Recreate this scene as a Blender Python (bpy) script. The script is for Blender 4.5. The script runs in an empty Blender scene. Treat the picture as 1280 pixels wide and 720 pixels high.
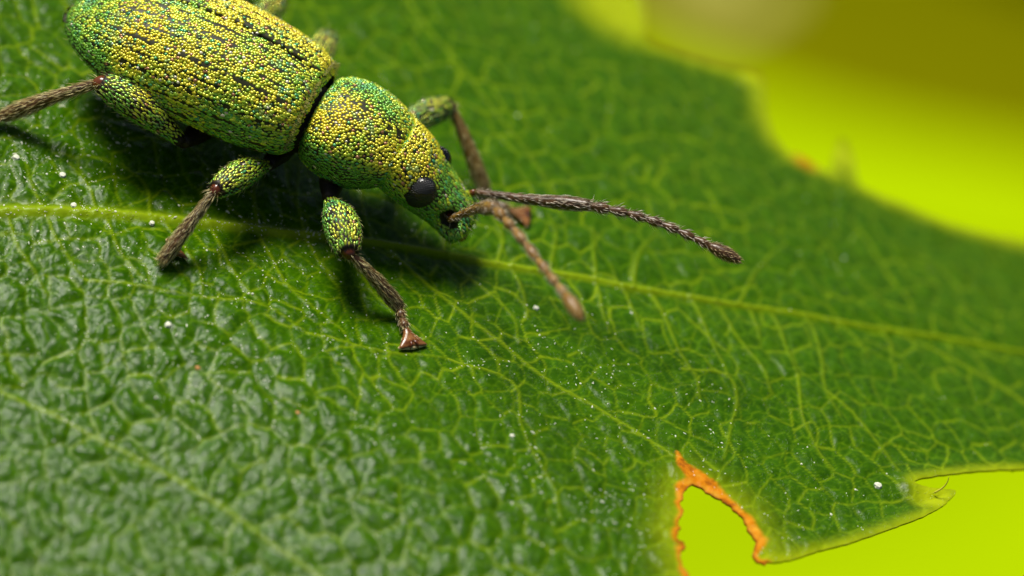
import bpy, math, random
import numpy as np
from mathutils import Matrix, Vector

rng = np.random.default_rng(7)
random.seed(7)
scene = bpy.context.scene
scene.unit_settings.system = 'METRIC'
scene.unit_settings.scale_length = 0.001          # one unit = one millimetre

# ------------------------------------------------------------------ camera
# Leaf plane = world XY. Camera axes expressed through the leaf normal.
UP = np.array([.28, .71, .64]); UP /= np.linalg.norm(UP)          # leaf normal in camera axes
XC = np.array([UP[1], -UP[0], 0]); XC /= np.linalg.norm(XC)
YC = np.cross(UP, XC)
RW = np.stack([XC, YC, UP])                                        # camera vector -> world vector
DIST = 100.0
ANCHOR = np.array([(515 - 640) / 100, (360 - 430) / 100, 0])       # front foot = world origin
FOCUS_Z = -0.25
FSTOP = 0.80
cd = bpy.data.cameras.new('camera'); cam = bpy.data.objects.new('camera', cd)
scene.collection.objects.link(cam); scene.camera = cam
cd.sensor_width = 360.0
cd.lens = 360.0 * DIST / 12.8
cd.clip_start = 1.0; cd.clip_end = 4000.0
mw = Matrix.Identity(4)
for i in range(3):
    for j in range(3):
        mw[i][j] = RW[i][j]
loc = RW @ (np.array([0, 0, DIST]) - ANCHOR)
mw.translation = Vector(loc)
cam.matrix_world = mw
cd.dof.use_dof = True
cd.dof.focus_distance = DIST - FOCUS_Z
cd.dof.aperture_fstop = FSTOP
cd.dof.aperture_blades = 0

# ------------------------------------------------------------------ sky, sun, exposure
SUN = np.array([-.56, .34, 1.0]); SUN /= np.linalg.norm(SUN)
world = bpy.data.worlds.new('World'); scene.world = world; world.use_nodes = True
wn = world.node_tree.nodes; wl = world.node_tree.links
sky = wn.new('ShaderNodeTexSky'); sky.sky_type = 'NISHITA'; sky.sun_disc = False
sky.sun_elevation = math.asin(SUN[2]); sky.sun_rotation = math.atan2(SUN[0], SUN[1])
sky.dust_density = 3.0; sky.ozone_density = 0.6
bg = wn['Background']; wl.new(sky.outputs[0], bg.inputs[0]); bg.inputs[1].default_value = 0.05
sd = bpy.data.lights.new('sun', 'SUN'); sun = bpy.data.objects.new('sun', sd)
scene.collection.objects.link(sun)
sd.energy = 5.0; sd.angle = math.radians(24); sd.color = (1.0, .96, .88)
sun.rotation_euler = Vector(-SUN).to_track_quat('-Z', 'Y').to_euler()
sun.location = Vector(SUN * 80)
vs = scene.view_settings
vs.view_transform = 'Standard'; vs.look = 'None'; vs.exposure = 0.02; vs.gamma = 1.0
vs.use_curve_mapping = False
scene.cycles.max_bounces = 6
scene.cycles.use_denoising = True

# ------------------------------------------------------------------ helpers
def at(px, py, h):
    """photograph point (1280 px wide) on the world plane z = h"""
    d = np.array([(px - 640) / 100, (360 - py) / 100, 0]); c = np.array([0, 0, DIST]); r = d - c
    t = (h - UP @ (c - ANCHOR)) / (UP @ r)
    return RW @ (c + t * r - ANCHOR)
def atz(px, py, z):
    """photograph point at camera depth z (mm, towards the camera)"""
    s = (DIST - z) / DIST
    return RW @ (np.array([(px - 640) / 100 * s, (360 - py) / 100 * s, z]) - ANCHOR)

def make_obj(name, verts, faces, mat, parent=None, cols=None, attrs=None, normals=None, smooth=True):
    me = bpy.data.meshes.new(name)
    verts = np.asarray(verts, dtype=np.float32)
    if isinstance(faces, np.ndarray):
        nf, k = faces.shape
        me.vertices.add(len(verts)); me.vertices.foreach_set('co', verts.ravel())
        me.loops.add(nf * k); me.loops.foreach_set('vertex_index', faces.astype(np.int32).ravel())
        me.polygons.add(nf); me.polygons.foreach_set('loop_start', np.arange(0, nf * k, k, dtype=np.int32))
        me.update(calc_edges=True); me.validate()
    else:
        me.from_pydata([tuple(v) for v in verts], [], faces); me.update()
    if smooth:
        me.polygons.foreach_set('use_smooth', np.ones(len(me.polygons), dtype=bool))
    if cols is not None:
        a = me.color_attributes.new('col', 'FLOAT_COLOR', 'POINT')
        c4 = np.ones((len(verts), 4), np.float32); c4[:, :3] = cols
        a.data.foreach_set('color', c4.ravel())
    for k_, v_ in (attrs or {}).items():
        a = me.attributes.new(k_, 'FLOAT', 'POINT'); a.data.foreach_set('value', np.asarray(v_, np.float32))
    if normals is not None:
        me.normals_split_custom_set_from_vertices([tuple(n) for n in normals])
    me.materials.append(mat)
    o = bpy.data.objects.new(name, me); scene.collection.objects.link(o)
    if parent: o.parent = parent
    return o
def empty(name, loc=(0, 0, 0), rz=0.0, parent=None):
    o = bpy.data.objects.new(name, None); scene.collection.objects.link(o)
    o.location = loc; o.rotation_euler = (0, 0, rz); o.empty_display_size = .3
    if parent: o.parent = parent
    return o
def tag(o, label=None, cat=None, group=None, kind=None):
    if label: o['label'] = label
    if cat: o['category'] = cat
    if group: o['group'] = group
    if kind: o['kind'] = kind
    return o

def hash2(ix, iy, seed):
    h = (ix.astype(np.int64) * 374761393 + iy.astype(np.int64) * 668265263 + seed * 1442695041) & 0xffffffff
    h = ((h ^ (h >> 13)) * 1274126177) & 0xffffffff
    h = ((h ^ (h >> 16)) * 2246822519) & 0xffffffff
    return ((h ^ (h >> 15)) & 0xffffff) / float(0xffffff)
def vnoise(x, y, seed=0):
    ix = np.floor(x); iy = np.floor(y); fx = x - ix; fy = y - iy
    fx = fx * fx * (3 - 2 * fx); fy = fy * fy * (3 - 2 * fy)
    ix = ix.astype(np.int64); iy = iy.astype(np.int64)
    a = hash2(ix, iy, seed); b = hash2(ix + 1, iy, seed); c = hash2(ix, iy + 1, seed); d = hash2(ix + 1, iy + 1, seed)
    return (a + (b - a) * fx) * (1 - fy) + (c + (d - c) * fx) * fy
def fbm(x, y, seed=0, octv=3):
    s = 0; a = .5; t = 0
    for k in range(octv):
        s = s + a * vnoise(x * 2 ** k, y * 2 ** k, seed + 17 * k); t += a; a *= .55
    return s / t
def voronoi_edge(x, y, seed, jit=.8):
    """distance to the nearest cell border, a random number for that border and one for the cell"""
    ix = np.floor(x).astype(np.int64); iy = np.floor(y).astype(np.int64)
    f1 = np.full(x.shape, 9.); f2 = np.full(x.shape, 9.)
    p1 = np.zeros(x.shape + (2,)); p2 = np.zeros(x.shape + (2,)); idr = np.zeros(x.shape); id2 = np.zeros(x.shape)
    for dx in (-2, -1, 0, 1, 2):
        for dy in (-2, -1, 0, 1, 2):
            cx = ix + dx; cy = iy + dy
            sx = cx + .5 + jit * (hash2(cx, cy, seed) - .5); sy = cy + .5 + jit * (hash2(cx, cy, seed + 5) - .5)
            d = np.hypot(x - sx, y - sy)
            n1 = d < f1; n2 = (~n1) & (d < f2)
            f2 = np.where(n1, f1, np.where(n2, d, f2))
            p2[n1] = p1[n1]; p2[n2, 0] = sx[n2]; p2[n2, 1] = sy[n2]
            hc = hash2(cx, cy, seed + 9); id2 = np.where(n1, idr, np.where(n2, hc, id2))
            f1 = np.where(n1, d, f1); p1[n1, 0] = sx[n1]; p1[n1, 1] = sy[n1]
            idr = np.where(n1, hc, idr)
    gap = np.hypot(p1[..., 0] - p2[..., 0], p1[..., 1] - p2[..., 1]) + 1e-6
    return (f2 * f2 - f1 * f1) / (2 * gap), np.mod((idr + id2) * 37.7, 1.0), idr      # border distance, random per border, random per cell
def poly_dist(x, y, pts):
    """distance to a polyline and arc position (0..1) of the nearest point"""
    best = np.full(x.shape, 1e9); arc = np.zeros(x.shape)
    pts = np.asarray(pts)[:, :2]; seg = np.hypot(*(pts[1:] - pts[:-1]).T); cum = np.r_[0, np.cumsum(seg)]
    for k in range(len(pts) - 1):
        a = pts[k]; d = pts[k + 1] - a; L2 = d @ d + 1e-12
        t = np.clip(((x - a[0]) * d[0] + (y - a[1]) * d[1]) / L2, 0, 1)
        r = np.hypot(x - a[0] - t * d[0], y - a[1] - t * d[1])
        m = r < best
        best = np.where(m, r, best); arc = np.where(m, (cum[k] + t * seg[k]) / cum[-1], arc)
    return best, arc
def spline(pts, n):
    """Catmull-Rom through the points"""
    P = np.asarray(pts, float); P = np.vstack([2 * P[0] - P[1], P, 2 * P[-1] - P[-2]])
    m = len(P) - 3; out = []
    for t in np.linspace(0, m - 1e-9, n):
        k = int(t); f = t - k; a, b, c, d = P[k:k + 4]
        out.append(.5 * ((2 * b) + (-a + c) * f + (2 * a - 5 * b + 4 * c - d) * f * f + (-a + 3 * b - 3 * c + d) * f ** 3))
    return np.array(out)
def cr(t, xs, ys):
    """smooth interpolation of a table (cubic Hermite, finite-difference slopes)"""
    xs = np.asarray(xs, float); ys = np.asarray(ys, float); t = np.clip(t, xs[0], xs[-1])
    m = np.gradient(ys, xs); k = np.clip(np.searchsorted(xs, t, 'right') - 1, 0, len(xs) - 2)
    h = xs[k + 1] - xs[k]; f = (t - xs[k]) / h
    return ((2 * f ** 3 - 3 * f ** 2 + 1) * ys[k] + (f ** 3 - 2 * f ** 2 + f) * h * m[k]
            + (-2 * f ** 3 + 3 * f ** 2) * ys[k + 1] + (f ** 3 - f ** 2) * h * m[k + 1])

# ------------------------------------------------------------------ materials
def new_mat(name):
    m = bpy.data.materials.new(name); m.use_nodes = True
    nt = m.node_tree; return m, nt.nodes, nt.links, nt.nodes['Principled BSDF']
def ramp(n, stops):
    r = n.new('ShaderNodeValToRGB'); e = r.color_ramp.elements
    e[0].position, e[0].color = stops[0][0], (*stops[0][1], 1)
    e[1].position, e[1].color = stops[-1][0], (*stops[-1][1], 1)
    for p, c in stops[1:-1]:
        k = e.new(p); k.color = (*c, 1)
    return r
def mixc(n, l, fac, a, b):
    m = n.new('ShaderNodeMix'); m.data_type = 'RGBA'
    for s, v in ((0, fac), (6, a), (7, b)):
        if hasattr(v, 'is_output'): l.new(v, m.inputs[s])
        elif s == 0: m.inputs[0].default_value = v
        else: m.inputs[s].default_value = (*v, 1)
    return m.outputs[2]
def attr(n, name):
    a = n.new('ShaderNodeAttribute'); a.attribute_name = name; return a
def noise(n, l, scale, detail=3, rough=.55):
    tc = n.new('ShaderNodeTexCoord'); t = n.new('ShaderNodeTexNoise')
    t.inputs['Scale'].default_value = scale; t.inputs['Detail'].default_value = detail; t.inputs['Roughness'].default_value = rough
    l.new(tc.outputs['Object'], t.inputs['Vector']); return t.outputs['Fac']
def mathn(n, l, op, a, b):
    m = n.new('ShaderNodeMath'); m.operation = op; m.use_clamp = False
    for s, v in ((0, a), (1, b)):
        if hasattr(v, 'is_output'): l.new(v, m.inputs[s])
        else: m.inputs[s].default_value = v
    return m.outputs[0]

def leaf_material():
    m, n, l, b = new_mat('leaf_skin')
    big = noise(n, l, .55, 2); mid = noise(n, l, 5.0, 4); fine = noise(n, l, 38.0, 3, .7)
    dark = ramp(n, [(.3, (.007, .046, .0003)), (.7, (.034, .122, .0004))]); l.new(mid, dark.inputs[0])
    light = mixc(n, l, big, (.020, .088, .0003), (.072, .158, .0004))
    base = mixc(n, l, .38, dark.outputs[0], light)
    base = mixc(n, l, attr(n, 'fine').outputs['Fac'], base, (.12, .25, .003))
    base = mixc(n, l, attr(n, 'vein').outputs['Fac'], base, (.27, .39, .006))
    base = mixc(n, l, attr(n, 'margin').outputs['Fac'], base, (.36, .44, .004))
    sc = ramp(n, [(.28, (.22, .055, .004)), (.48, (.66, .22, .005)), (.75, (.74, .38, .03))]); l.new(noise(n, l, 7, 5), sc.inputs[0])
    base = mixc(n, l, attr(n, 'scorch').outputs['Fac'], base, sc.outputs[0])
    # browned rim of the torn hole
    base = mixc(n, l, attr(n, 'rim').outputs['Fac'], base, (.20, .06, .008))
    l.new(base, b.inputs['Base Color'])
    rr = ramp(n, [(.3, (.11,) * 3), (.75, (.26,) * 3)]); l.new(noise(n, l, 22, 3), rr.inputs[0])
    l.new(rr.outputs[0], b.inputs['Roughness'])
    b.inputs['Specular IOR Level'].default_value = .12
    bp = n.new('ShaderNodeBump'); bp.inputs['Strength'].default_value = .45; bp.inputs['Distance'].default_value = .014
    # waxy grains that catch the light in patches
    tc = n.new('ShaderNodeTexCoord'); vo = n.new('ShaderNodeTexVoronoi'); vo.inputs['Scale'].default_value = 27.0
    l.new(tc.outputs['Object'], vo.inputs['Vector'])
    gr = ramp(n, [(.0, (1,) * 3), (.38, (0,) * 3)]); l.new(vo.outputs['Distance'], gr.inputs[0])
    mk = ramp(n, [(.46, (0,) * 3), (.62, (1,) * 3)]); l.new(noise(n, l, 6.5, 4, .65), mk.inputs[0])
    grain = mathn(n, l, 'MULTIPLY', gr.outputs[0], mk.outputs[0])
    l.new(mathn(n, l, 'ADD', mathn(n, l, 'MULTIPLY', fine, .6), mathn(n, l, 'MULTIPLY', grain, 2.2)), bp.inputs['Height'])
    l.new(bp.outputs[0], b.inputs['Normal'])
    # thin living tissue lets some of the light through
    tr = n.new('ShaderNodeBsdfTranslucent'); l.new(base, tr.inputs[0])
    mx = n.new('ShaderNodeMixShader'); mx.inputs[0].default_value = .14
    l.new(b.outputs[0], mx.inputs[1]); l.new(tr.outputs[0], mx.inputs[2])
    l.new(mx.outputs[0], n['Material Output'].inputs[0])
    return m
def plain(name, c0, c1, rough, scale, metallic=0., spec=.5, bump=0., bdist=.01):
    m, n, l, b = new_mat(name)
    t = noise(n, l, scale, 4); r = ramp(n, [(.3, c0), (.7, c1)]); l.new(t, r.inputs[0])
    l.new(r.outputs[0], b.inputs['Base Color'])
    b.inputs['Roughness'].default_value = rough; b.inputs['Metallic'].default_value = metallic
    b.inputs['Specular IOR Level'].default_value = spec
    if bump:
        bp = n.new('ShaderNodeBump'); bp.inputs['Strength'].default_value = bump; bp.inputs['Distance'].default_value = bdist
        l.new(t, bp.inputs['Height']); l.new(bp.outputs[0], b.inputs['Normal'])
    return m
def colmat(name, rough, metallic, spec=.5):
    m, n, l, b = new_mat(name)
    a = attr(n, 'col'); t = noise(n, l, 60, 2)
    r = ramp(n, [(.25, (.75,) * 3), (.75, (1.0,) * 3)]); l.new(t, r.inputs[0])
    mm = n.new('ShaderNodeMix'); mm.data_type = 'RGBA'; mm.blend_type = 'MULTIPLY'; mm.inputs[0].default_value = 1
    l.new(a.outputs['Color'], mm.inputs[6]); l.new(r.outputs[0], mm.inputs[7])
    l.new(mm.outputs[2], b.inputs['Base Color'])
    b.inputs['Roughness'].default_value = rough; b.inputs['Metallic'].default_value = metallic
    b.inputs['Specular IOR Level'].default_value = spec
    return m
M_LEAF = leaf_material()
M_CUT = plain('dark_cuticle', (.008, .005, .003), (.022, .013, .008), .55, 9, spec=.3, bump=.3)
M_SHELL = plain('shell_cuticle', (.014, .016, .004), (.040, .040, .012), .5, 9, spec=.3, bump=.3)
M_BELLY = plain('green_underside', (.05, .12, .015), (.10, .19, .03), .5, 6, bump=.2)
M_BROWN = plain('brown_cuticle', (.045, .020, .007), (.12, .055, .016), .35, 7, bump=.15)
M_AMBER = plain('amber_cuticle', (.16, .07, .010), (.34, .19, .030), .35, 7, bump=.15)
M_PAD = plain('amber_pad', (.12, .035, .010), (.34, .15, .045), .22, 9, bump=.1)
M_RED = plain('red_brown_cuticle', (.06, .012, .005), (.17, .045, .015), .2, 8, bump=.1)
M_CREAM = plain('cream_pad', (.55, .42, .18), (.75, .62, .32), .5, 12)
M_EYE = plain('black_eye', (.002, .002, .002), (.004, .004, .004), .12, 20, spec=.7)
M_SCALE = colmat('scale_metal', .24, .28, .8)
M_SETA = colmat('seta_hair', .33, .0, .6)

# ------------------------------------------------------------------ ground and out-of-focus background
def sheet(x0, x1, y0, y1, nx, ny, zf):
    xs = np.linspace(x0, x1, nx); ys = np.linspace(y0, y1, ny); X, Y = np.meshgrid(xs, ys)
    V = np.stack([X, Y, zf(X, Y)], -1).reshape(-1, 3)
    i = np.arange(nx * ny).reshape(ny, nx)
    F = np.stack([i[:-1, :-1], i[:-1, 1:], i[1:, 1:], i[1:, :-1]], -1).reshape(-1, 4)
    return V, F
M_GROUND = plain('mossy_soil', (.12, .125, .0004), (.20, .21, .0005), .95, .03, spec=0)
V, F = sheet(-1500, 1500, -1500, 1500, 121, 121, lambda x, y: -95 + 10 * fbm(x * .02, y * .02, 3))
tag(make_obj('ground', V, F, M_GROUND), kind='structure')

def broad_leaf(name, base, tip, half, mat, label, sag=8., seed=1):
    """a whole broad leaf: blade with side ribs, raised midrib, thickness"""
    base = np.array(base, float); tip = np.array(tip, float); ax = tip - base; L = np.linalg.norm(ax); ax /= L
    side = np.cross([0, 0, 1], ax); side /= np.linalg.norm(side); up = np.cross(ax, side)
    nu, nv = 90, 61
    u = np.linspace(0, 1, nu)[:, None]; v = np.linspace(-1, 1, nv)[None, :]
    w = half * np.sin(np.pi * np.clip(u, 0, 1) ** .75) ** .65 + .2
    rib = .5 + .5 * np.cos((u * 26 - np.abs(v) * 5) * 2 * np.pi / 2.0)
    h = -sag * (2 * u - .8) ** 2 + sag * .45 * np.abs(v) ** 1.4 + .5 * rib * np.minimum(1, np.abs(v) * 6) - .8 * np.exp(-(v / .05) ** 2)
    P = base + ax * (u[..., None] * L) + side * (v[..., None] * w[..., None]) + up * h[..., None]
    i = np.arange(nu * nv).reshape(nu, nv)
    F = np.stack([i[:-1, :-1], i[:-1, 1:], i[1:, 1:], i[1:, :-1]], -1).reshape(-1, 4)
    root = empty(name, tuple(base)); tag(root, label, 'leaf')
    o = make_obj('blade', P.reshape(-1, 3) - base, F, mat, root)
    o.modifiers.new('thickness', 'SOLIDIFY').thickness = .6
    mid = P[:, nv // 2] - base + up * .3
    v_, f_ = tube(mid, np.linspace(1.6, .3, nu), 10)
    make_obj('midrib', v_, f_, mat, root)
    return root

def frames(P):
    T = np.gradient(P, axis=0); T /= np.linalg.norm(T, axis=1)[:, None] + 1e-12
    a = np.array([0, 0, 1.]) if abs(T[0][2]) < .9 else np.array([1., 0, 0])
    N = [np.cross(T[0], a)]; N[0] /= np.linalg.norm(N[0])
    for k in range(1, len(P)):
        q = N[-1] - T[k] * (N[-1] @ T[k]); N.append(q / (np.linalg.norm(q) + 1e-12))
    N = np.array(N); return T, N, np.cross(T, N)
def tube(P, r, nseg=12, flat=1.0):
    """closed tapered tube; flat squeezes the second axis"""
    P = np.asarray(P, float); r = np.asarray(r, float) * np.ones(len(P)); T, N, B = frames(P)
    a = np.linspace(0, 2 * np.pi, nseg, endpoint=False)
    R = P[:, None] + r[:, None, None] * (np.cos(a)[None, :, None] * N[:, None] + flat * np.sin(a)[None, :, None] * B[:, None])
    return close_rings(R)
def close_rings(R):
    n, k = R.shape[:2]; V = R.reshape(-1, 3); i = np.arange(n * k).reshape(n, k); j = np.roll(i, -1, 1)
    F = np.stack([i[:-1], j[:-1], j[1:], i[1:]], -1).reshape(-1, 4)
    V = np.vstack([V, R[0].mean(0), R[-1].mean(0)]); c0 = n * k; c1 = c0 + 1
    C0 = np.stack([np.full(k, c0), j[0], i[0], i[0]], -1); C1 = np.stack([np.full(k, c1), i[-1], j[-1], j[-1]], -1)
    tri = [tuple(x) for x in C0[:, :3]] + [tuple(x) for x in C1[:, :3]]
    faces = [tuple(x) for x in F] + tri
    T = np.vstack([F[:, :3], F[:, [0, 2, 3]]]); Vc = V - V.mean(0)
    if np.einsum('ij,ij->', Vc[T[:, 0]], np.cross(Vc[T[:, 1]], Vc[T[:, 2]])) < 0: faces = [f[::-1] for f in faces]   # outward winding
    return V, faces

M_LIME = plain('lime_leaf', (.32, .465, .0006), (.38, .54, .0008), .8, .05, spec=.0)
broad_leaf('background_leaf', (-75, 3.8, -46), (95, 64.5, -46), 30, M_LIME,
           'large bright lime green leaf far out of focus beyond the dark leaf', sag=5)
M_OLIVE = plain('olive_leaf', (.22, .27, .0004), (.27, .345, .0005), .9, .05, spec=0)
broad_leaf('background_leaf', (-80, 26, -72), (110, 92, -72), 36, M_OLIVE,
           'dull olive leaf blurred behind the lime leaf at the upper right', sag=5)
M_TWIG = plain('olive_twig', (.09, .082, .0004), (.13, .12, .0006), .8, .3, spec=0)
tw = spline([(-70, 96, -70), (-20, 100, -66), (10, 104, -64), (40, 112, -66), (90, 130, -72)], 40)
v_, f_ = tube(tw, 3.2 + .5 * np.sin(np.arange(40) * 1.3) * .6, 14)
tag(make_obj('twig', v_, f_, M_TWIG), 'blurred olive brown twig crossing the background at the top', 'twig')
M_PETAL = plain('pale_petal', (.46, .42, .10), (.58, .52, .16), .8, .4, spec=.1)
def petal_flower(c, r):
    root = empty('pale_flower', tuple(c)); tag(root, 'pale beige blossom blurred behind the upper leaf edge', 'flower')
    for k in range(5):
        a = k * 2 * np.pi / 5 + .4; u = np.linspace(0, 1, 9)[:, None]; v = np.linspace(-1, 1, 7)[None, :]
        w = r * .52 * np.sin(np.pi * (.08 + .84 * u)) ** .7
        P = np.stack([np.cos(a) * u * r - np.sin(a) * v * w, np.sin(a) * u * r + np.cos(a) * v * w,
                      r * .35 * u ** 2 - .12 * r * v ** 2 + 0 * u], -1)
        i = np.arange(63).reshape(9, 7)
        o = make_obj('petal', P.reshape(-1, 3), np.stack([i[:-1, :-1], i[:-1, 1:], i[1:, 1:], i[1:, :-1]], -1).reshape(-1, 4), M_PETAL, root)
        o.modifiers.new('thickness', 'SOLIDIFY').thickness = .15
    a = np.linspace(-np.pi / 2, np.pi / 2, 8); v_, f_ = tube(np.stack([0 * a, 0 * a, .25 * r + .14 * r * np.sin(a)], 1), .2 * r * np.cos(a) + 1e-3, 12)
    make_obj('flower_centre', v_, f_, M_TWIG, root)
petal_flower(at(896, -30, -60), 1.6)

# ------------------------------------------------------------------ the leaf
def dens(pts, step):
    P = np.array(pts, float); out = []
    for a, b in zip(P[:-1], P[1:]):
        k = max(1, int(np.linalg.norm(b - a) / step)); out += [a + (b - a) * t for t in np.arange(k) / k]
    return np.array(out + [P[-1]])
# margin in photograph points, walked round; the torn bite is a stretch of its own
upper = [(-1450, 300), (-1330, 20), (-900, -280), (-400, -400), (60, -370), (400, -250), (600, -120), (700, -60), (745, -34), (790, -26), (806, 0), (808, 24), (812, 48),
         (850, 62), (905, 78), (948, 86), (957, 100), (958, 130), (966, 158), (985, 186), (1002, 190), (1016, 200), (1038, 210), (1045, 186), (1056, 168), (1067, 188), (1076, 224), (1095, 236),
         (1130, 250), (1180, 270), (1230, 284), (1280, 292), (1420, 330), (1600, 385), (1850, 470), (2050, 545)]
lower = [(2050, 545), (1850, 585), (1600, 600), (1420, 600), (1280, 594), (1230, 595), (1185, 600), (1150, 605), (1140, 609), (1150, 614), (1170, 618), (1191, 620),
         (1186, 630), (1168, 644), (1140, 657), (1100, 671), (1060, 683), (1020, 691), (985, 701), (958, 704)]
bite = [(958, 704), (945, 703), (941, 690), (944, 678), (938, 668), (930, 652), (921, 641), (908, 630), (895, 622), (880, 614), (868, 606), (858, 612), (853, 622),
        (851, 632), (853, 640), (847, 652), (849, 662), (846, 672), (853, 678), (856, 684), (850, 692), (852, 704), (858, 716), (864, 730), (872, 760)]
rest = [(872, 760), (850, 830), (660, 960), (300, 1090), (-300, 1110), (-900, 900), (-1300, 600), (-1450, 300)]
def macro_z(x, y):
    v = -(.45 * (x + .5) + .89 * y)
    z = -.38 * .5 * (np.sqrt((v - 1.5) ** 2 + 1.1 ** 2) + (v - 1.5)) + .38 * .5 * (np.sqrt(1.9 ** 2 + 1.1 ** 2) - 1.9)
    z = z + .10 * (fbm(x * .28 + 5, y * .28, 21, 2) - .5) * np.clip((np.hypot(x + 1.5, y - 2) - 2.5) / 3, 0, 1)
    far = np.maximum(0, -v - 3.5); z = z - .036 * far ** 2 / (1 + .05 * far)   # far edge sinks a little
    return z
def on_leaf(px, py):
    h = 0.
    for _ in range(6):
        w = at(px, py, h); h = .5 * h + .5 * float(macro_z(np.array([w[0]]), np.array([w[1]]))[0])
    return w[:2]
W = lambda L: np.array([on_leaf(x, y) if -500 < x < 1700 and -300 < y < 900 else at(x, y, 0)[:2] for x, y in L])
def rough_edge(pts, amp, seed):
    r = np.random.default_rng(seed); q = pts.copy(); q[1:-1] += r.normal(0, amp, q[1:-1].shape); return q
o_up = rough_edge(dens(spline(W(upper), 160), .12), .008, 1)
o_lo = rough_edge(dens(spline(W(lower), 130), .08), .004, 2)
o_bi = rough_edge(dens(spline(W(bite), 110), .04), .011, 3)
o_re = dens(spline(W(rest), 60), .3)
outline = np.vstack([o_up[:-1], o_lo[:-1], o_bi[:-1], o_re[:-1]])

midrib_px = [(-1450, 300), (-900, 262), (-400, 262), (-150, 264), (0, 264), (120, 266), (230, 275), (330, 288), (420, 298), (500, 308), (600, 327), (700, 343), (800, 360),
             (900, 377), (1000, 392), (1100, 409), (1200, 424), (1280, 437), (1500, 470), (2030, 544)]
secondary_px = [[(478, 306), (520, 345), (560, 378), (605, 412), (650, 450), (695, 482), (740, 506), (795, 541), (842, 572)],
                [(-240, 264), (-160, 340), (-80, 430), (0, 489), (60, 515), (120, 549), (200, 590), (270, 631), (340, 682), (420, 740), (520, 820)],
                [(1110, 410), (1180, 445), (1260, 490), (1340, 540), (1400, 595)]]
ladder_px = [[(500, -20), (536, 40), (562, 66), (600, 114), (640, 165), (672, 210), (688, 250)], [(743, 350), (752, 382), (762, 416)], [(776, 357), (788, 384), (800, 412)], [(810, 362), (836, 412), (866, 470), (872, 500)],
             [(861, 371), (886, 420), (910, 474)], [(897, 377), (925, 424), (954, 462), (960, 490)], [(938, 383), (946, 408), (950, 424)], [(961, 387), (978, 424), (996, 468)],
             [(1007, 394), (1024, 440), (1030, 488), (1050, 520)], [(1050, 402), (1075, 430), (1086, 448)], [(1100, 410), (1112, 436), (1114, 456)],
             [(690, 342), (712, 372), (745, 402)], [(640, 334), (655, 366), (662, 396)], [(560, 320), (592, 352), (640, 392), (650, 430)],
             [(55, 266), (66, 296), (80, 320), (104, 352)], [(132, 268), (142, 300), (156, 328), (190, 360)], [(8, 264), (16, 300), (42, 340), (60, 372)],
             [(205, 274), (226, 310), (246, 340), (252, 372)], [(262, 280), (280, 318), (296, 350), (330, 385)], [(322, 288), (340, 330), (372, 372), (430, 420)],
             [(380, 294), (398, 330), (420, 352)], [(430, 300), (450, 345), (500, 398), (560, 450)],
             [(50, 264), (42, 240), (30, 205)], [(120, 266), (112, 236), (88, 205)], [(190, 270), (182, 232), (150, 205)], [(262, 278), (250, 240), (262, 214), (230, 180)],
             [(322, 286), (316, 250), (322, 210)], [(382, 294), (372, 250), (378, 205)], [(470, 304), (458, 262), (452, 225)], [(560, 318), (552, 280), (560, 240)],
             [(622, 330), (628, 300), (610, 262)], [(690, 342), (694, 300), (684, 270)], [(745, 351), (742, 320), (738, 285)], [(790, 358), (796, 320), (815, 290)], [(925, 380), (940, 346), (962, 320)],
             [(852, 462), (905, 470), (918, 500), (912, 540), (900, 575)], [(996, 468), (1000, 520), (1020, 560), (1034, 586)], [(1030, 488), (1070, 520), (1100, 560), (1120, 592)],
             [(560, 450), (640, 480), (652, 540), (690, 610), (700, 650)], [(380, 420), (470, 440), (560, 450)], [(250, 372), (330, 385), (380, 420)], [(104, 352), (190, 360), (252, 372)]]
MID = spline(W(midrib_px), 90); SEC = [spline(W(s), 30) for s in secondary_px]; LAD = [spline(W(s), 14) for s in ladder_px]

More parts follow.
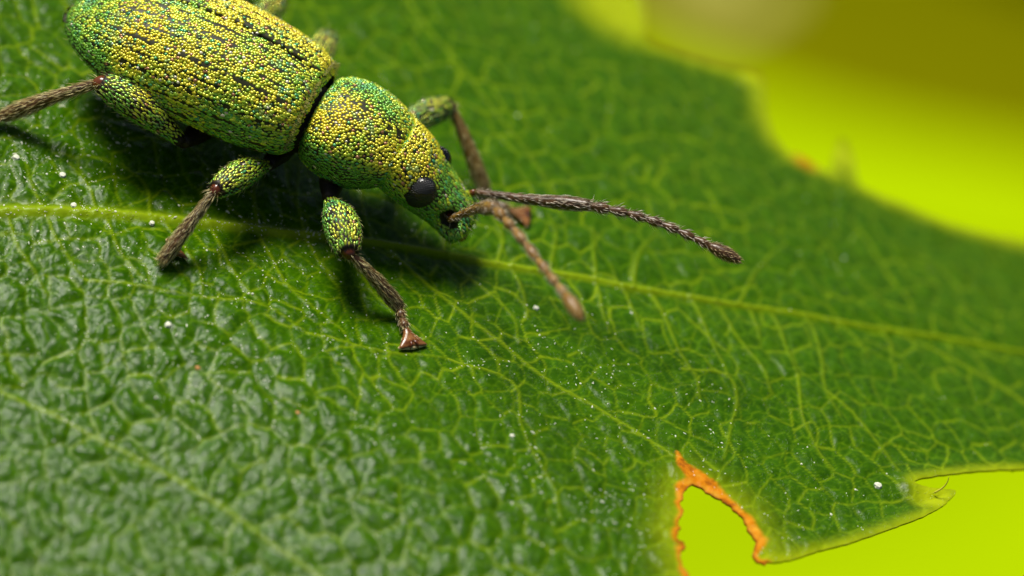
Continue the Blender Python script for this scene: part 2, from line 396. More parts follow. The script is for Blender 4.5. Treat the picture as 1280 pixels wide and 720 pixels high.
def leaf_fields(x, y):
    """height and colour masks over the leaf"""
    wx = x + .30 * (fbm(x * .8, y * .8, 35) - .5) + .16 * (vnoise(x * 1.6, y * 1.6, 31) - .5) + .05 * (vnoise(x * 6, y * 6, 32) - .5)
    wy = y + .30 * (fbm(x * .8, y * .8, 36) - .5) + .16 * (vnoise(x * 1.6, y * 1.6, 33) - .5) + .05 * (vnoise(x * 6, y * 6, 34) - .5)
    dm, am = poly_dist(wx * .15 + x * .85, wy * .15 + y * .85, MID)
    ds = np.full(x.shape, 9.); ws = np.zeros(x.shape)
    for k, s in enumerate(SEC):
        d, a = poly_dist(wx * .2 + x * .8, wy * .2 + y * .8, s); m = d < ds; ds = np.where(m, d, ds)
    dl = np.full(x.shape, 9.); al = np.zeros(x.shape)
    for s in LAD:
        d, a = poly_dist(wx * .35 + x * .65, wy * .35 + y * .65, s); m = d < dl; dl = np.where(m, d, dl); al = np.where(m, a, al)
    # areoles, stretched across the midrib
    ca, sa = math.cos(.95), math.sin(.95)
    ux = (wx * ca - wy * sa) * 2.15; uy = (wx * sa + wy * ca) * 3.1
    e1, f1, id1 = voronoi_edge(ux, uy, 41, .85)
    e1 = e1 / 2.6
    e2, f2, id2 = voronoi_edge((wx * ca - wy * sa) * 5.0 + 3, (wx * sa + wy * ca) * 7.2, 51, .9); e2 = e2 / 6.0
    e3, f3, id3 = voronoi_edge(wx * 11, wy * 11, 61, .9); e3 = e3 / 11
    de = np.minimum(np.minimum(e1, dl + .01), np.minimum(ds, np.maximum(dm - .03, 0)))
    strong = .50 + .50 * np.clip(1.6 * vnoise(x * .9, y * .9, 71) - .3, 0, 1) * (.6 + .4 * vnoise(x * 3, y * 3, 72))
    v = -(.45 * (x + .5) + .89 * y); rel = np.clip(.62 + .13 * v, .35, 1.15)
    g = lambda d, w: np.exp(-(d / w) ** 2)
    wm = .078 - .052 * np.clip((am - .42) / .30, 0, 1)
    vein1 = g(dm, wm * 1.25)
    vein2 = g(ds, .024)
    veinl = g(dl, .019) * (1 - .55 * al)
    vein3 = g(e1, .010 + .009 * f1) * strong * (.30 + .85 * f1) * np.clip(1.05 - .09 * np.maximum(v, 0), .5, 1)
    fine = np.maximum(g(e2, .009 + .006 * f2) * (.2 + .5 * f2), g(e3, .008) * .32 * f3)
    vein = np.clip(np.maximum.reduce([vein1 * .95, vein2 * .64, veinl * .74, vein3 * .76]), 0, 1)
    # relief: domed areoles between sunken veins, round ridge along the midrib
    dome = 1 - np.exp(-(de / .075) ** 1.2)
    dome2 = 1 - np.exp(-(e2 / .035) ** 1.4)
    dome3 = 1 - np.exp(-(e3 / .022) ** 1.5)
    z = .025 * (.6 + .8 * rel) * dome * (.4 + 1.2 * id1) + .0115 * rel * dome2 * (.3 + 1.4 * id2) + .006 * rel * dome3 * (.3 + 1.4 * id3)
    z = z + .022 * g(dl, .02) + .02 * g(ds, .03) + .012 * g(e1, .018) * strong
    z = z + .060 * g(dm, wm * .9) - .030 * g(dm, .22)
    z = z + .016 * (fbm(x * 7, y * 5, 81, 2) - .5) + .012 * (fbm(x * 17, y * 13, 83, 2) - .5)
    return z, vein, fine, dm, ds

def graded(lo, hi, a, b, step):
    c = list(np.arange(a, b, step)); s = step
    while c[-1] < hi: s = min(s * 1.25, .5); c.append(c[-1] + s)
    s = step
    while c[0] > lo: s = min(s * 1.25, .5); c.insert(0, c[0] - s)
    return np.array(c)
def in_poly(x, y, P):
    ins = np.zeros(x.shape, bool); n = len(P)
    for k in range(n):
        (x1, y1), (x2, y2) = P[k - 1], P[k]
        if y1 == y2: continue
        c = ((y1 > y) != (y2 > y)) & (x < (x2 - x1) * (y - y1) / (y2 - y1) + x1); ins ^= c
    return ins
lo, hi = outline.min(0), outline.max(0)
gx = graded(lo[0], hi[0], -7.0, 8.8, .024); gy = graded(lo[1], hi[1], -6.6, 11.8, .031)
GX, GY = np.meshgrid(gx, gy)
cx, cy = .25 * (GX[:-1, :-1] + GX[1:, :-1] + GX[:-1, 1:] + GX[1:, 1:]), .25 * (GY[:-1, :-1] + GY[1:, :-1] + GY[:-1, 1:] + GY[1:, 1:])
keep = in_poly(cx, cy, outline)
idx = np.arange(GX.size).reshape(GX.shape)
FQ = np.stack([idx[:-1, :-1], idx[:-1, 1:], idx[1:, 1:], idx[1:, :-1]], -1)[keep]
used = np.zeros(GX.size, bool); used[FQ.ravel()] = True
remap = np.cumsum(used) - 1; FQ = remap[FQ]
LX = GX.ravel()[used]; LY = GY.ravel()[used]
# border edges -> snap to the outline
E = np.concatenate([FQ[:, [0, 1]], FQ[:, [1, 2]], FQ[:, [2, 3]], FQ[:, [3, 0]]])
key = np.sort(E, 1); code = key[:, 0].astype(np.int64) * len(LX) + key[:, 1]
uq, inv, cnt = np.unique(code, return_inverse=True, return_counts=True)
BE = E[cnt[inv] == 1]; bv = np.unique(BE)
clos = np.vstack([outline, outline[:1]]); bx, by = LX[bv].copy(), LY[bv].copy()
bd = np.full(bx.shape, 1e9); nx_, ny_ = bx.copy(), by.copy()
for k in range(len(clos) - 1):
    a = clos[k]; d = clos[k + 1] - a; t = np.clip(((bx - a[0]) * d[0] + (by - a[1]) * d[1]) / (d @ d + 1e-12), 0, 1)
    qx, qy = a[0] + t * d[0], a[1] + t * d[1]; r = np.hypot(bx - qx, by - qy); m = r < bd
    bd[m] = r[m]; nx_[m] = qx[m]; ny_[m] = qy[m]
LX[bv] = nx_; LY[bv] = ny_
hz, vein, fine, dmid, dsec = leaf_fields(LX, LY)
d_up, _ = poly_dist(LX, LY, o_up[::3]); d_lo, _ = poly_dist(LX, LY, o_lo); d_bi, a_bi = poly_dist(LX, LY, o_bi[::2])
d_all = np.minimum(np.minimum(d_up, d_lo), d_bi)
edge_fade = np.clip(d_all / .12, 0, 1)
LZ = macro_z(LX, LY) + hz * (.25 + .75 * edge_fade)
# margins thin out, the tooth by the bite curls up at its rim
LZ += .10 * np.exp(-(d_lo / .22) ** 2) * np.clip((at(1000, 690, 0)[0] - LX) * -1, 0, 1)
nz1 = fbm(LX * 5, LY * 5, 91, 3)
top_c = at(866, 588, 0)[:2]
wb = np.interp(a_bi, [0, .08, .25, .40, .47, .52, .58, .70, .85, 1], [.09, .13, .13, .17, .20, .13, .06, .08, .10, .06])
scorch = np.clip((wb * .85 * (.1 + 1.8 * fbm(LX * 3, LY * 3, 93, 3)) - d_bi) / .06 + .5, 0, 1)
d_sp, a_sp = poly_dist(LX, LY, W([(846, 566), (852, 582), (872, 600)]))
scorch = np.maximum(scorch, np.clip((.02 + .13 * a_sp - d_sp) / .03 + .5, 0, 1))
LZ += .020 * scorch * (fbm(LX * 14, LY * 14, 95, 2) - .2)
margin = np.clip(np.exp(-(d_up / .22) ** 2) * .85 + np.exp(-(d_lo / .13) ** 2) * .75 + np.exp(-(d_bi / .36) ** 2) * .62, 0, 1) * (.6 + .6 * nz1)
margin = np.clip(margin, 0, 1)
pt = W([(1008, 200), (784, 12), (948, 92), (972, 150), (1056, 190), (1168, 626)])
scorch = np.maximum(scorch, np.clip(1.1 - np.hypot(LX - pt[0][0], LY - pt[0][1]) / .22, 0, 1) * .9)
for k_, r_ in ((1, .75), (2, .35), (3, .25), (4, .40), (5, .30)): margin = np.maximum(margin, np.clip(1.5 - np.hypot(LX - pt[k_][0], LY - pt[k_][1]) / r_, 0, 1))
rim = np.clip(np.exp(-(d_bi / .018) ** 2) + .15 * np.exp(-(d_lo / .012) ** 2), 0, 1) * .7
LV = np.stack([LX, LY, LZ], -1)
a_, b_, c_, d_ = (LV[FQ[:, k]] for k in range(4))
fn = np.cross(c_ - a_, d_ - b_); LN = np.zeros_like(LV)
for k in range(4): np.add.at(LN, FQ[:, k], fn)
LN /= np.linalg.norm(LN, axis=1)[:, None] + 1e-15
def leaf_z(x, y):
    j = np.argmin((LX - x) ** 2 + (LY - y) ** 2); return LZ[j]

leaf = empty('leaf', (0, 0, 0))
tag(leaf, 'glossy dark green leaf with pale veins and torn orange edged bite, carrying the weevil', 'leaf')
def leaf_piece(name, mask, parent):
    f = FQ[mask]
    if not len(f): return None
    u = np.unique(f); rm = np.full(len(LX), -1); rm[u] = np.arange(len(u))
    return make_obj(name, LV[u], rm[f], M_LEAF, parent, normals=LN[u],
                    attrs={'vein': vein[u], 'fine': fine[u], 'margin': margin[u], 'scorch': scorch[u], 'rim': rim[u]})
fd = lambda q: q[FQ].mean(1)
f_scorch = fd(scorch) > .55
f_mid = (fd(dmid) < .095) & ~f_scorch
which = np.full(len(FQ), -1)
fcx, fcy = fd(LX), fd(LY)
for k, s in enumerate(SEC):
    d, _ = poly_dist(fcx, fcy, s); which[(d < .055) & ~f_mid & ~f_scorch & (which < 0)] = k
leaf_piece('blade', (which < 0) & ~f_mid & ~f_scorch, leaf)
leaf_piece('midrib', f_mid, leaf)
for k in range(len(SEC)): leaf_piece('vein', which == k, leaf)
near_bite = np.hypot(fd(LX) - top_c[0], fd(LY) - top_c[1]) < 3
leaf_piece('scorched_spot', f_scorch & ~near_bite, leaf)
o = leaf_piece('scorched_edge', f_scorch & near_bite, leaf)
o['label'] = 'orange brown dried tissue round the bite in the leaf'
# cut face of the blade and its underside
TH = .13
low = LV[bv].copy(); low[:, 2] -= .028; rmb = np.full(len(LX), -1); rmb[bv] = np.arange(len(bv)); nb = len(bv)
RF = np.stack([rmb[BE[:, 0]], rmb[BE[:, 0]] + nb, rmb[BE[:, 1]] + nb, rmb[BE[:, 1]]], -1)
at2 = lambda q: np.r_[q[bv], q[bv]]
make_obj('cut_rim', np.vstack([LV[bv], low]), RF, M_LEAF, leaf,
         attrs={'vein': at2(vein), 'fine': at2(fine), 'margin': at2(margin), 'scorch': at2(scorch), 'rim': at2(rim)})
ux_ = np.arange(lo[0], hi[0], .16); uy_ = np.arange(lo[1], hi[1], .16); UX, UY = np.meshgrid(ux_, uy_)
ccx, ccy = UX[:-1, :-1] + .08, UY[:-1, :-1] + .08
kp = in_poly(ccx, ccy, outline)
ok4 = kp.copy()
ii = np.arange(UX.size).reshape(UX.shape)
FU = np.stack([ii[:-1, :-1], ii[1:, :-1], ii[1:, 1:], ii[:-1, 1:]], -1)
# keep whole cells only, so nothing shows past the margin
pin = in_poly(UX, UY, outline); ok4 = pin[:-1, :-1] & pin[1:, :-1] & pin[1:, 1:] & pin[:-1, 1:]
dun, _ = poly_dist(UX, UY, clos[::2]); far4 = dun > .09
ok4 &= far4[:-1, :-1] & far4[1:, :-1] & far4[1:, 1:] & far4[:-1, 1:]
FU = FU[ok4]; uu = np.unique(FU); rm = np.full(UX.size, -1); rm[uu] = np.arange(len(uu))
UZ = macro_z(UX.ravel()[uu], UY.ravel()[uu]) - np.minimum(TH, .02 + .3 * dun.ravel()[uu])
make_obj('underside', np.stack([UX.ravel()[uu], UY.ravel()[uu], UZ], -1), rm[FU], M_LEAF, leaf)
# curled hair by the tooth and short hairs on its rim
def hair(pts, r0, mat, parent, name, col):
    P = spline(pts, 14); v_, f_ = tube(P, np.linspace(r0, r0 * .3, len(P)), 6)
    return make_obj(name, v_, f_, mat, parent, cols=np.tile(col, (len(v_), 1)))
t0 = at(1150, 612, 0); zt = leaf_z(t0[0], t0[1])
hair([at(1168, 616, zt + .02), at(1178, 610, zt + .12), at(1184, 603, zt + .22), at(1186, 596, zt + .3)], .014, M_SETA, leaf, 'leaf_hair', (.65, .62, .06))

# ------------------------------------------------------------------ the weevil
BASE = at(398, 135, 1.30); TAIL = at(92, 8, 1.05)
HEAD_ANG = math.atan2(BASE[1] - TAIL[1], BASE[0] - TAIL[0])
ORG = np.array([BASE[0], BASE[1], 0.0])
ROT = np.array([[math.cos(HEAD_ANG), -math.sin(HEAD_ANG), 0], [math.sin(HEAD_ANG), math.cos(HEAD_ANG), 0], [0, 0, 1]])
loc_of = lambda w: (np.asarray(w) - ORG) @ ROT           # world -> beetle (x ahead, y its left, z up)
weevil = empty('weevil', tuple(ORG), HEAD_ANG)
tag(weevil, 'metallic gold and green scaled weevil standing on the dark green leaf', 'weevil')
Lp = lambda px, py, h: loc_of(at(px, py, h))
Lz = lambda px, py, z: loc_of(atz(px, py, z))
def Lfoot(px, py, up=.03):
    h = 0.
    for _ in range(3):
        w = at(px, py, h); h = leaf_z(w[0], w[1]) + up
    return loc_of(at(px, py, h))

def tri_of(F):
    T = []
    for f in F:
        T.append(f[:3])
        if len(f) == 4: T.append((f[0], f[2], f[3]))
    return np.array(T)
def scatter(V, F, spacing, maskfn=None, seed=0, over=5.):
    """blue-noise points on a mesh with smooth normals"""
    r = np.random.default_rng(seed); V = np.asarray(V); T = tri_of(F)
    a, b, c = V[T[:, 0]], V[T[:, 1]], V[T[:, 2]]; n = np.cross(b - a, c - a); A = np.linalg.norm(n, axis=1) / 2
    VN = np.zeros_like(V)
    for k in range(3): np.add.at(VN, T[:, k], n)
    VN /= np.linalg.norm(VN, axis=1)[:, None] + 1e-15
    N = int(A.sum() / spacing ** 2 * over); k = r.choice(len(T), N, p=A / A.sum())
    u, v = r.random(N), r.random(N); s = u + v > 1; u[s] = 1 - u[s]; v[s] = 1 - v[s]
    P = a[k] + u[:, None] * (b - a)[k] + v[:, None] * (c - a)[k]
    Q = (1 - u - v)[:, None] * VN[T[k, 0]] + u[:, None] * VN[T[k, 1]] + v[:, None] * VN[T[k, 2]]
    Q /= np.linalg.norm(Q, axis=1)[:, None] + 1e-15
    if maskfn is not None:
        m = maskfn(P, Q) > r.random(N); P, Q = P[m], Q[m]
    grid = {}; keep = []; s2 = spacing * spacing; cells = np.floor(P / spacing).astype(int)
    for i in range(len(P)):
        ci = tuple(cells[i]); p = P[i]; good = True
        for dx in (-1, 0, 1):
            for dy in (-1, 0, 1):
                for dz in (-1, 0, 1):
                    for q in grid.get((ci[0] + dx, ci[1] + dy, ci[2] + dz), ()):
                        if (p[0] - q[0]) ** 2 + (p[1] - q[1]) ** 2 + (p[2] - q[2]) ** 2 < s2: good = False; break
                    if not good: break
                if not good: break
            if not good: break
        if good: grid.setdefault(ci, []).append(tuple(p)); keep.append(i)
    return P[keep], Q[keep]

# one scale: a low oval bead, 8 round, two rings and a top
_a = np.linspace(0, 2 * np.pi, 8, endpoint=False)
SC_V = np.vstack([np.stack([np.cos(_a), np.sin(_a), 0 * _a - .25], 1), np.stack([.82 * np.cos(_a), .82 * np.sin(_a), 0 * _a + .50], 1),
                  np.stack([.42 * np.cos(_a), .42 * np.sin(_a), 0 * _a + .86], 1), [[0, 0, 1.0]]])
SC_F = []
for r_ in (0, 8):
    for k in range(8): SC_F.append((r_ + k, r_ + (k + 1) % 8, r_ + 8 + (k + 1) % 8)); SC_F.append((r_ + k, r_ + 8 + (k + 1) % 8, r_ + 8 + k))
for k in range(8): SC_F.append((16 + k, 16 + (k + 1) % 8, 24))
SC_F = np.array(SC_F)
def basis(N, flow):
    f = flow - N * np.sum(flow * N, 1)[:, None]; f /= np.linalg.norm(f, axis=1)[:, None] + 1e-9
    return f, np.cross(N, f)
def add_scales(name, parent, P, N, flow, size, aspect, height, cols, tilt=.0, seed=0):
    r = np.random.default_rng(seed); n = len(P)
    if not n: return
    f, s = basis(N, flow + r.normal(0, .18, (n, 3)))
    nn = N + f * np.asarray(tilt * np.ones(n))[:, None]; nn /= np.linalg.norm(nn, axis=1)[:, None]; f, s = basis(nn, f)
    L = (size * aspect)[:, None, None]; Wd = size[:, None, None]; H = (size * height)[:, None, None]
    V = P[:, None] + SC_V[None, :, 0:1] * L * f[:, None] + SC_V[None, :, 1:2] * Wd * s[:, None] + SC_V[None, :, 2:3] * H * nn[:, None]
    Fc = (SC_F[None] + (np.arange(n) * len(SC_V))[:, None, None]).reshape(-1, 3)
    o = make_obj(name, V.reshape(-1, 3), Fc, M_SCALE, parent, cols=np.repeat(cols, len(SC_V), 0)); o['kind'] = 'stuff'
    return o
def add_setae(name, parent, P, N, flow, length, radius, lean, cols, seed=0):
    """thin bent hairs, two joints each"""
    r = np.random.default_rng(seed); n = len(P)
    if not n: return
    f, s = basis(N, flow + r.normal(0, .22, (n, 3)))
    lean = np.clip(lean + r.normal(0, .12, n), 0, 1.5)[:, None]
    d1 = N * np.cos(lean) + f * np.sin(lean); l2 = np.minimum(lean + .25, 1.56); d2 = N * np.cos(l2) + f * np.sin(l2)
    ln = (length * (.7 + .6 * r.random(n)))[:, None]; b = P - N * .008; m = b + d1 * ln * .5; t = m + d2 * ln * .5
    a = np.array([0, 2.1, 4.2]); V = []
    for ctr, rad in ((b, 1.0), (m, .85)):
        for k in a: V.append(ctr + (s * math.cos(k) + N * math.sin(k)) * radius * rad)
    V.append(t); V = np.stack(V, 1)
    F_ = np.array([(0, 1, 4), (0, 4, 3), (1, 2, 5), (1, 5, 4), (2, 0, 3), (2, 3, 5), (3, 4, 6), (4, 5, 6), (5, 3, 6)])
    Fc = (F_[None] + (np.arange(n) * 7)[:, None, None]).reshape(-1, 3)
    o = make_obj(name, V.reshape(-1, 3), Fc, M_SETA, parent, cols=np.repeat(cols, 7, 0)); o['kind'] = 'stuff'
    return o

GOLD = np.array([.95, .72, .025]); YEL = np.array([.86, .82, .04]); YG = np.array([.50, .68, .035]); GRN = np.array([.18, .50, .045])
TEAL = np.array([.03, .36, .20]); COP = np.array([.50, .24, .10]); PALE = np.array([.75, .70, .50]); DKG = np.array([.03, .10, .02])
def noise3(P, f, seed): return .5 + 1.9 * (-.5 + .5 * (fbm(P[:, 0] * f + P[:, 2] * f * .7, P[:, 1] * f + 3, seed, 2) + fbm(P[:, 1] * f - P[:, 2] * f, P[:, 0] * f * .8 + 9, seed + 3, 2)))
def scale_cols(P, N, gold, seed):
    """gold 0..1 = how golden the patch of skin is; each scale varies about it"""
    r = np.random.default_rng(seed); n = len(P)
    k = np.clip(gold + .38 * (noise3(P, 2.6, seed) - .5) + r.normal(0, .12, n), 0, 1)
    stops = np.array([0, .22, .42, .62, .82, 1.]); table = np.stack([GRN * .8, GRN, YG, YEL, YEL * .5 + GOLD * .5, GOLD])
    C = np.stack([np.interp(k, stops, table[:, j]) for j in range(3)], 1)
    q = r.random(n); C[q < .025] = .6 * TEAL + .4 * GRN; C[(q > .965) & (k > .4)] = COP; C[(q > .90) & (q < .915)] = PALE; C[(q > .07) & (q < .09)] = DKG
    tl = noise3(P, 3.3, seed + 11); m = (tl > .74) & (r.random(n) < .5); C[m] = .5 * C[m] + .5 * TEAL
    return C * (.82 + .36 * r.random(n))[:, None]

# --- profiles along the body (x from tail to head; half-width, top, bottom)
EX = [-3.42, -3.38, -3.28, -3.1, -2.8, -2.3, -1.7, -1.0, -.55, -.26, -.10, -.04]
EA = [.02, .20, .40, .60, .80, .95, 1.0, .98, .93, .86, .76, .66]
ET = [.95, 1.10, 1.27, 1.46, 1.68, 1.87, 1.97, 1.98, 1.93, 1.86, 1.76, 1.64]
EC = [.90, .92, .94, .97, 1.0, 1.03, 1.06, 1.08, 1.10, 1.12, 1.14, 1.15]
EB = [.86, .80, .74, .68, .62, .57, .54, .54, .56, .60, .64, .70]

def section(a, top, mid, bot, th, p=.93):
    s, c = np.sin(th), np.cos(th)
    y = a * np.sign(s) * np.abs(s) ** p
    z = np.where(c >= 0, mid + (top - mid) * np.abs(c) ** p, mid - (mid - bot) * np.abs(c) ** p)
    return y, z

def make_elytron(sign):
    """one wing case: shell from the suture round to the side edge"""
    nx, nt = 110, 56
    t = np.linspace(0, 1, nx); xs = EX[0] + (EX[-1] - EX[0]) * (1 - (1 - t) ** 1.0)
    xs = np.unique(np.r_[np.linspace(EX[0], EX[0] + .4, 26), np.linspace(EX[0] + .4, EX[-1], 84)]); nx = len(xs)
    th = np.linspace(0.0, 1.98, nt); R = []
    for x in xs:
        a, tp, m, bo = (cr(x, EX, q) for q in (EA, ET, EC, EB))
        y, z = section(a, tp, m, bo + .12, th)
        z = z - .045 * np.exp(-(y / .045) ** 2) * min(1, a)                     # valley along the suture
        stria = .012 * (np.cos(th / 1.98 * 2 * np.pi * 10) * -.5 + .5) ** 4
        y = y * (1 - stria); z = z - stria * np.cos(th)
        if x > -.06: y = y * (1 - 0 * y)
        R.append(np.stack([np.full(nt, x), sign * (y + .010), z], 1))
    R = np.array(R); V = R.reshape(-1, 3); i = np.arange(nx * nt).reshape(nx, nt)
    F = np.stack([i[:-1, :-1], i[:-1, 1:], i[1:, 1:], i[1:, :-1]], -1).reshape(-1, 4)
    if sign > 0: F = F[:, ::-1]
    F = [tuple(f) for f in F]
    o = make_obj('elytron', V, F, M_SHELL, weevil)
    o.modifiers.new('shell', 'SOLIDIFY').thickness = .05; o.modifiers['shell'].offset = -1
    def ang(P):
        a = cr(P[:, 0], EX, EA); tp = cr(P[:, 0], EX, ET); m = cr(P[:, 0], EX, EC)
        return np.arctan2(np.abs(P[:, 1]) / np.maximum(a, .05), (P[:, 2] - m) / np.maximum(tp - m, .05))
    def mask(P, N):
        th_ = ang(P); fr = th_ / 1.98 * 10; gap = np.abs(fr - np.round(fr))
        k = np.where(gap < np.where(np.round(fr) % 2 == 0, .19, .12), .05, 1.0)
        k = np.where(np.abs(P[:, 1]) < .06 + .06 * noise3(P, 3, 209), .10, k)                              # dark suture
        bald = noise3(P, 5.5, 201); k = np.where(bald < .30, .35, k)
        mid = noise3(P, 1.7, 207); k = np.where((np.abs(P[:, 1]) < .30) & (mid < .45), k * .45, k)
        return k
    P, N = scatter(V, F, .029, mask, seed=3 + sign, over=9)
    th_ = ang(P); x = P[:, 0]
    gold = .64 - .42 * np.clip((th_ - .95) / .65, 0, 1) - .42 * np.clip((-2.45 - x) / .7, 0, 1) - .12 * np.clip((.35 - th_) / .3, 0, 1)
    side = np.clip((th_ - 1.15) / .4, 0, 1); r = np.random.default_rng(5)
    size = .0208 * (.70 + .6 * r.random(len(P))) * (1 - .15 * side)
    flow = np.tile([-1., 0, -.25], (len(P), 1))
    add_scales('scales', o, P, N, flow, size, 1.15 + .9 * side + .35 * r.random(len(P)), .56 - .20 * side, scale_cols(P, N, gold, 301), .20, seed=11)
    P, N = scatter(V, F, .13, None, seed=21 + sign); r = np.random.default_rng(6)
    c = np.where(r.random((len(P), 1)) < .5, np.array([[.55, .48, .18]]), np.array([[.06, .045, .02]])) * (.7 + .5 * r.random((len(P), 1)))
    add_setae('setae', o, P, N, np.tile([-1., 0, -.1], (len(P), 1)), np.full(len(P), .10), .0042, 1.05, c, seed=8)
    # fringe of hairs along the front border
    e = R[-3, 2:46]; nn = np.tile([.35, 0, 1.], (len(e), 1)); nn[:, 1] = e[:, 1] * 1.1; nn /= np.linalg.norm(nn, axis=1)[:, None]
    e = np.repeat(e, 4, 0) + np.random.default_rng(2).normal(0, .015, (len(e) * 4, 3)) * [1, 1, .3]; nn = np.repeat(nn, 4, 0)
    add_setae('fringe', o, e, nn, np.tile([1., 0, -.3], (len(e), 1)), np.full(len(e), .075), .004, 1.0, np.tile([.50, .46, .10], (len(e), 1)), seed=9)
    return o
for sgn in (1, -1): make_elytron(sgn)

# continuous inner body: abdomen, thorax, neck, running into the head
BX = [-3.30, -3.1, -2.6, -1.8, -1.0, -.4, 0., .3, .7, 1.0, 1.2, 1.35]
BA = [.10, .42, .74, .90, .88, .72, .50, .58, .60, .50, .44, .38]
BT = [1.0, 1.3, 1.6, 1.82, 1.82, 1.7, 1.46, 1.5, 1.55, 1.48, 1.40, 1.3]
BB = [.82, .66, .55, .48, .46, .50, .66, .58, .56, .72, .80, .85]
def body_loft(xs, tabs, nt=40, p=1.0):
    th = np.linspace(0, 2 * np.pi, nt, endpoint=False); R = []
    for x in xs:
        a, tp, bo = (cr(x, tabs[0], q) for q in tabs[1:4]); mid = bo + (tp - bo) * .5
        y, z = section(a, tp, mid, bo, th, p); R.append(np.stack([np.full(nt, x), y, z], 1))
    return np.array(R)
R = body_loft(np.linspace(BX[0], BX[-1], 60), (BX, BA, BT, BB)); V, F = close_rings(R)
body = make_obj('body', V, F, M_CUT, weevil); body['label'] = 'dark body under the wing cases, green scaled below'
P, N = scatter(V, F, .040, lambda P, N: np.where((N[:, 2] < .25) & (P[:, 0] < -.15), .8, 0), seed=31)
r = np.random.default_rng(1)
add_scales('scales', body, P, N, np.tile([-1., 0, 0], (len(P), 1)), .017 * (.8 + .4 * r.random(len(P))), np.full(len(P), 1.6), np.full(len(P), .4),
           np.tile(YG * .75, (len(P), 1)) * (.7 + .5 * r.random((len(P), 1))), .1, seed=32)

# --- pronotum
PX = [.01, .05, .13, .29, .52, .75, .95, 1.08, 1.16, 1.20]
PA = [.52, .61, .68, .73, .745, .72, .66, .61, .575, .53]
PT = [1.50, 1.62, 1.70, 1.77, 1.80, 1.77, 1.70, 1.62, 1.56, 1.50]
PB = [.82, .70, .64, .58, .54, .56, .66, .76, .84, .90]
R = body_loft(np.linspace(PX[0], PX[-1], 56), (PX, PA, PT, PB), 72); V, F = close_rings(R)
pron = make_obj('pronotum', V, F, M_SHELL, weevil)
def pmask(P, N):
    k = np.ones(len(P)); b = noise3(P, 4.5, 401)
    stripe = np.exp(-((P[:, 1] + .10 - .1 * np.sin(P[:, 0] * 5)) / .17) ** 2) * (P[:, 2] > 1.2)
    k = np.where((b < .42) & (stripe > .4), .25, k); k = np.where(stripe > .7, k * .6, k)
    k = np.where(b < .30, k * .35, k); return k
P, N = scatter(V, F, .032, pmask, seed=41, over=10); r = np.random.default_rng(3)
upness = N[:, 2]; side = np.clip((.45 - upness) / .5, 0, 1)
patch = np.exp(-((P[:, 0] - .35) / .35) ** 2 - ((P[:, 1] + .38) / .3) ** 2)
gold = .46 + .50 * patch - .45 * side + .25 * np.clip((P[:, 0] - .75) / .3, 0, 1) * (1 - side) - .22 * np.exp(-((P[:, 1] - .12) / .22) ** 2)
size = .0226 * (.70 + .5 * r.random(len(P))) * (1 - .2 * side)
add_scales('scales', pron, P, N, np.tile([-1., 0, -.3], (len(P), 1)), size, 1.12 + .9 * side + .3 * r.random(len(P)), .58 - .22 * side, scale_cols(P, N, gold, 402), .20, seed=43)
P, N = scatter(V, F, .085, lambda P, N: (N[:, 2] > -.6) * 1., seed=44); r = np.random.default_rng(4)
add_setae('setae', pron, P, N, np.tile([.7, 0, .2], (len(P), 1)), np.full(len(P), .075), .0038, 1.0,
          np.where(r.random((len(P), 1)) < .6, np.array([[.50, .46, .12]]), np.array([[.05, .035, .02]])), seed=45)

# --- head with short broad snout, bent down
H0 = np.array([1.06, 0, 1.24]); DEF = math.radians(27); YAW = math.radians(4)
hx = np.array([math.cos(DEF) * math.cos(YAW), math.cos(DEF) * math.sin(YAW), -math.sin(DEF)])
hy = np.array([-math.sin(YAW), math.cos(YAW), 0]); hzv = np.cross(hx, hy)
HM = np.stack([hx, hy, hzv], 0)                              # head (u,v,w) -> beetle
hp = lambda q: H0 + np.asarray(q) @ HM
HU = [0, .11, .28, .47, .65, .82, 1.0, 1.16, 1.30, 1.39, 1.43]
HA = [.52, .53, .53, .51, .46, .41, .375, .37, .38, .34, .18]
HT = [.38, .39, .38, .34, .30, .27, .25, .235, .20, .13, .05]
HB = [-.38, -.40, -.40, -.38, -.36, -.34, -.32, -.31, -.29, -.24, -.14]
us = np.linspace(0, HU[-1], 64); th = np.linspace(0, 2 * np.pi, 72, endpoint=False); R = []
for u in us:
    a, tp, bo = (cr(u, HU, q) for q in (HA, HT, HB)); mid = bo + (tp - bo) * .52
    y, z = section(a, tp, mid, bo, th, .9); R.append(np.stack([np.full(72, u), y, z], 1))
R = np.array(R)
SCROBE = [np.array([1.12, s_ * .35, .03]) for s_ in (-1, 1)]
for sc_ in SCROBE:                                            # antennal pits
    d = np.linalg.norm((R - sc_) / np.array([.15, .24, .14]), axis=-1); R[..., 1] -= np.sign(sc_[1]) * .20 * np.exp(-d ** 2.6)
R[..., 2] -= .025 * np.exp(-(R[..., 1] / .10) ** 2) * np.exp(-((R[..., 0] - .85) / .3) ** 2) * (R[..., 2] > 0)
Rl = H0 + R @ HM; V, F = close_rings(Rl)
head = make_obj('head', V, F, M_SHELL, weevil)
EYEC = [hp((.56, -.375, .10)), hp((.56, .31, .07))]; EYER = .205
def hlocal(P): return (P - H0) @ HM.T
def hmask(P, N):
    q = hlocal(P); k = np.ones(len(P))
    for sc_ in SCROBE: k = np.where(np.linalg.norm((q - sc_) / np.array([.14, .3, .13]), axis=1) < 1, 0, k)
    for e in EYEC: k = np.where(np.linalg.norm(P - e, axis=1) < EYER * .98, 0, k)
    b = noise3(P, 6, 501); k = np.where(b < .33, k * .3, k); return k
P, N = scatter(V, F, .034, hmask, seed=51, over=10); q = hlocal(P); r = np.random.default_rng(5)
snout = np.clip((q[:, 0] - .40) / .3, 0, 1); side = np.clip((.35 - N @ hzv) / .5, 0, 1)
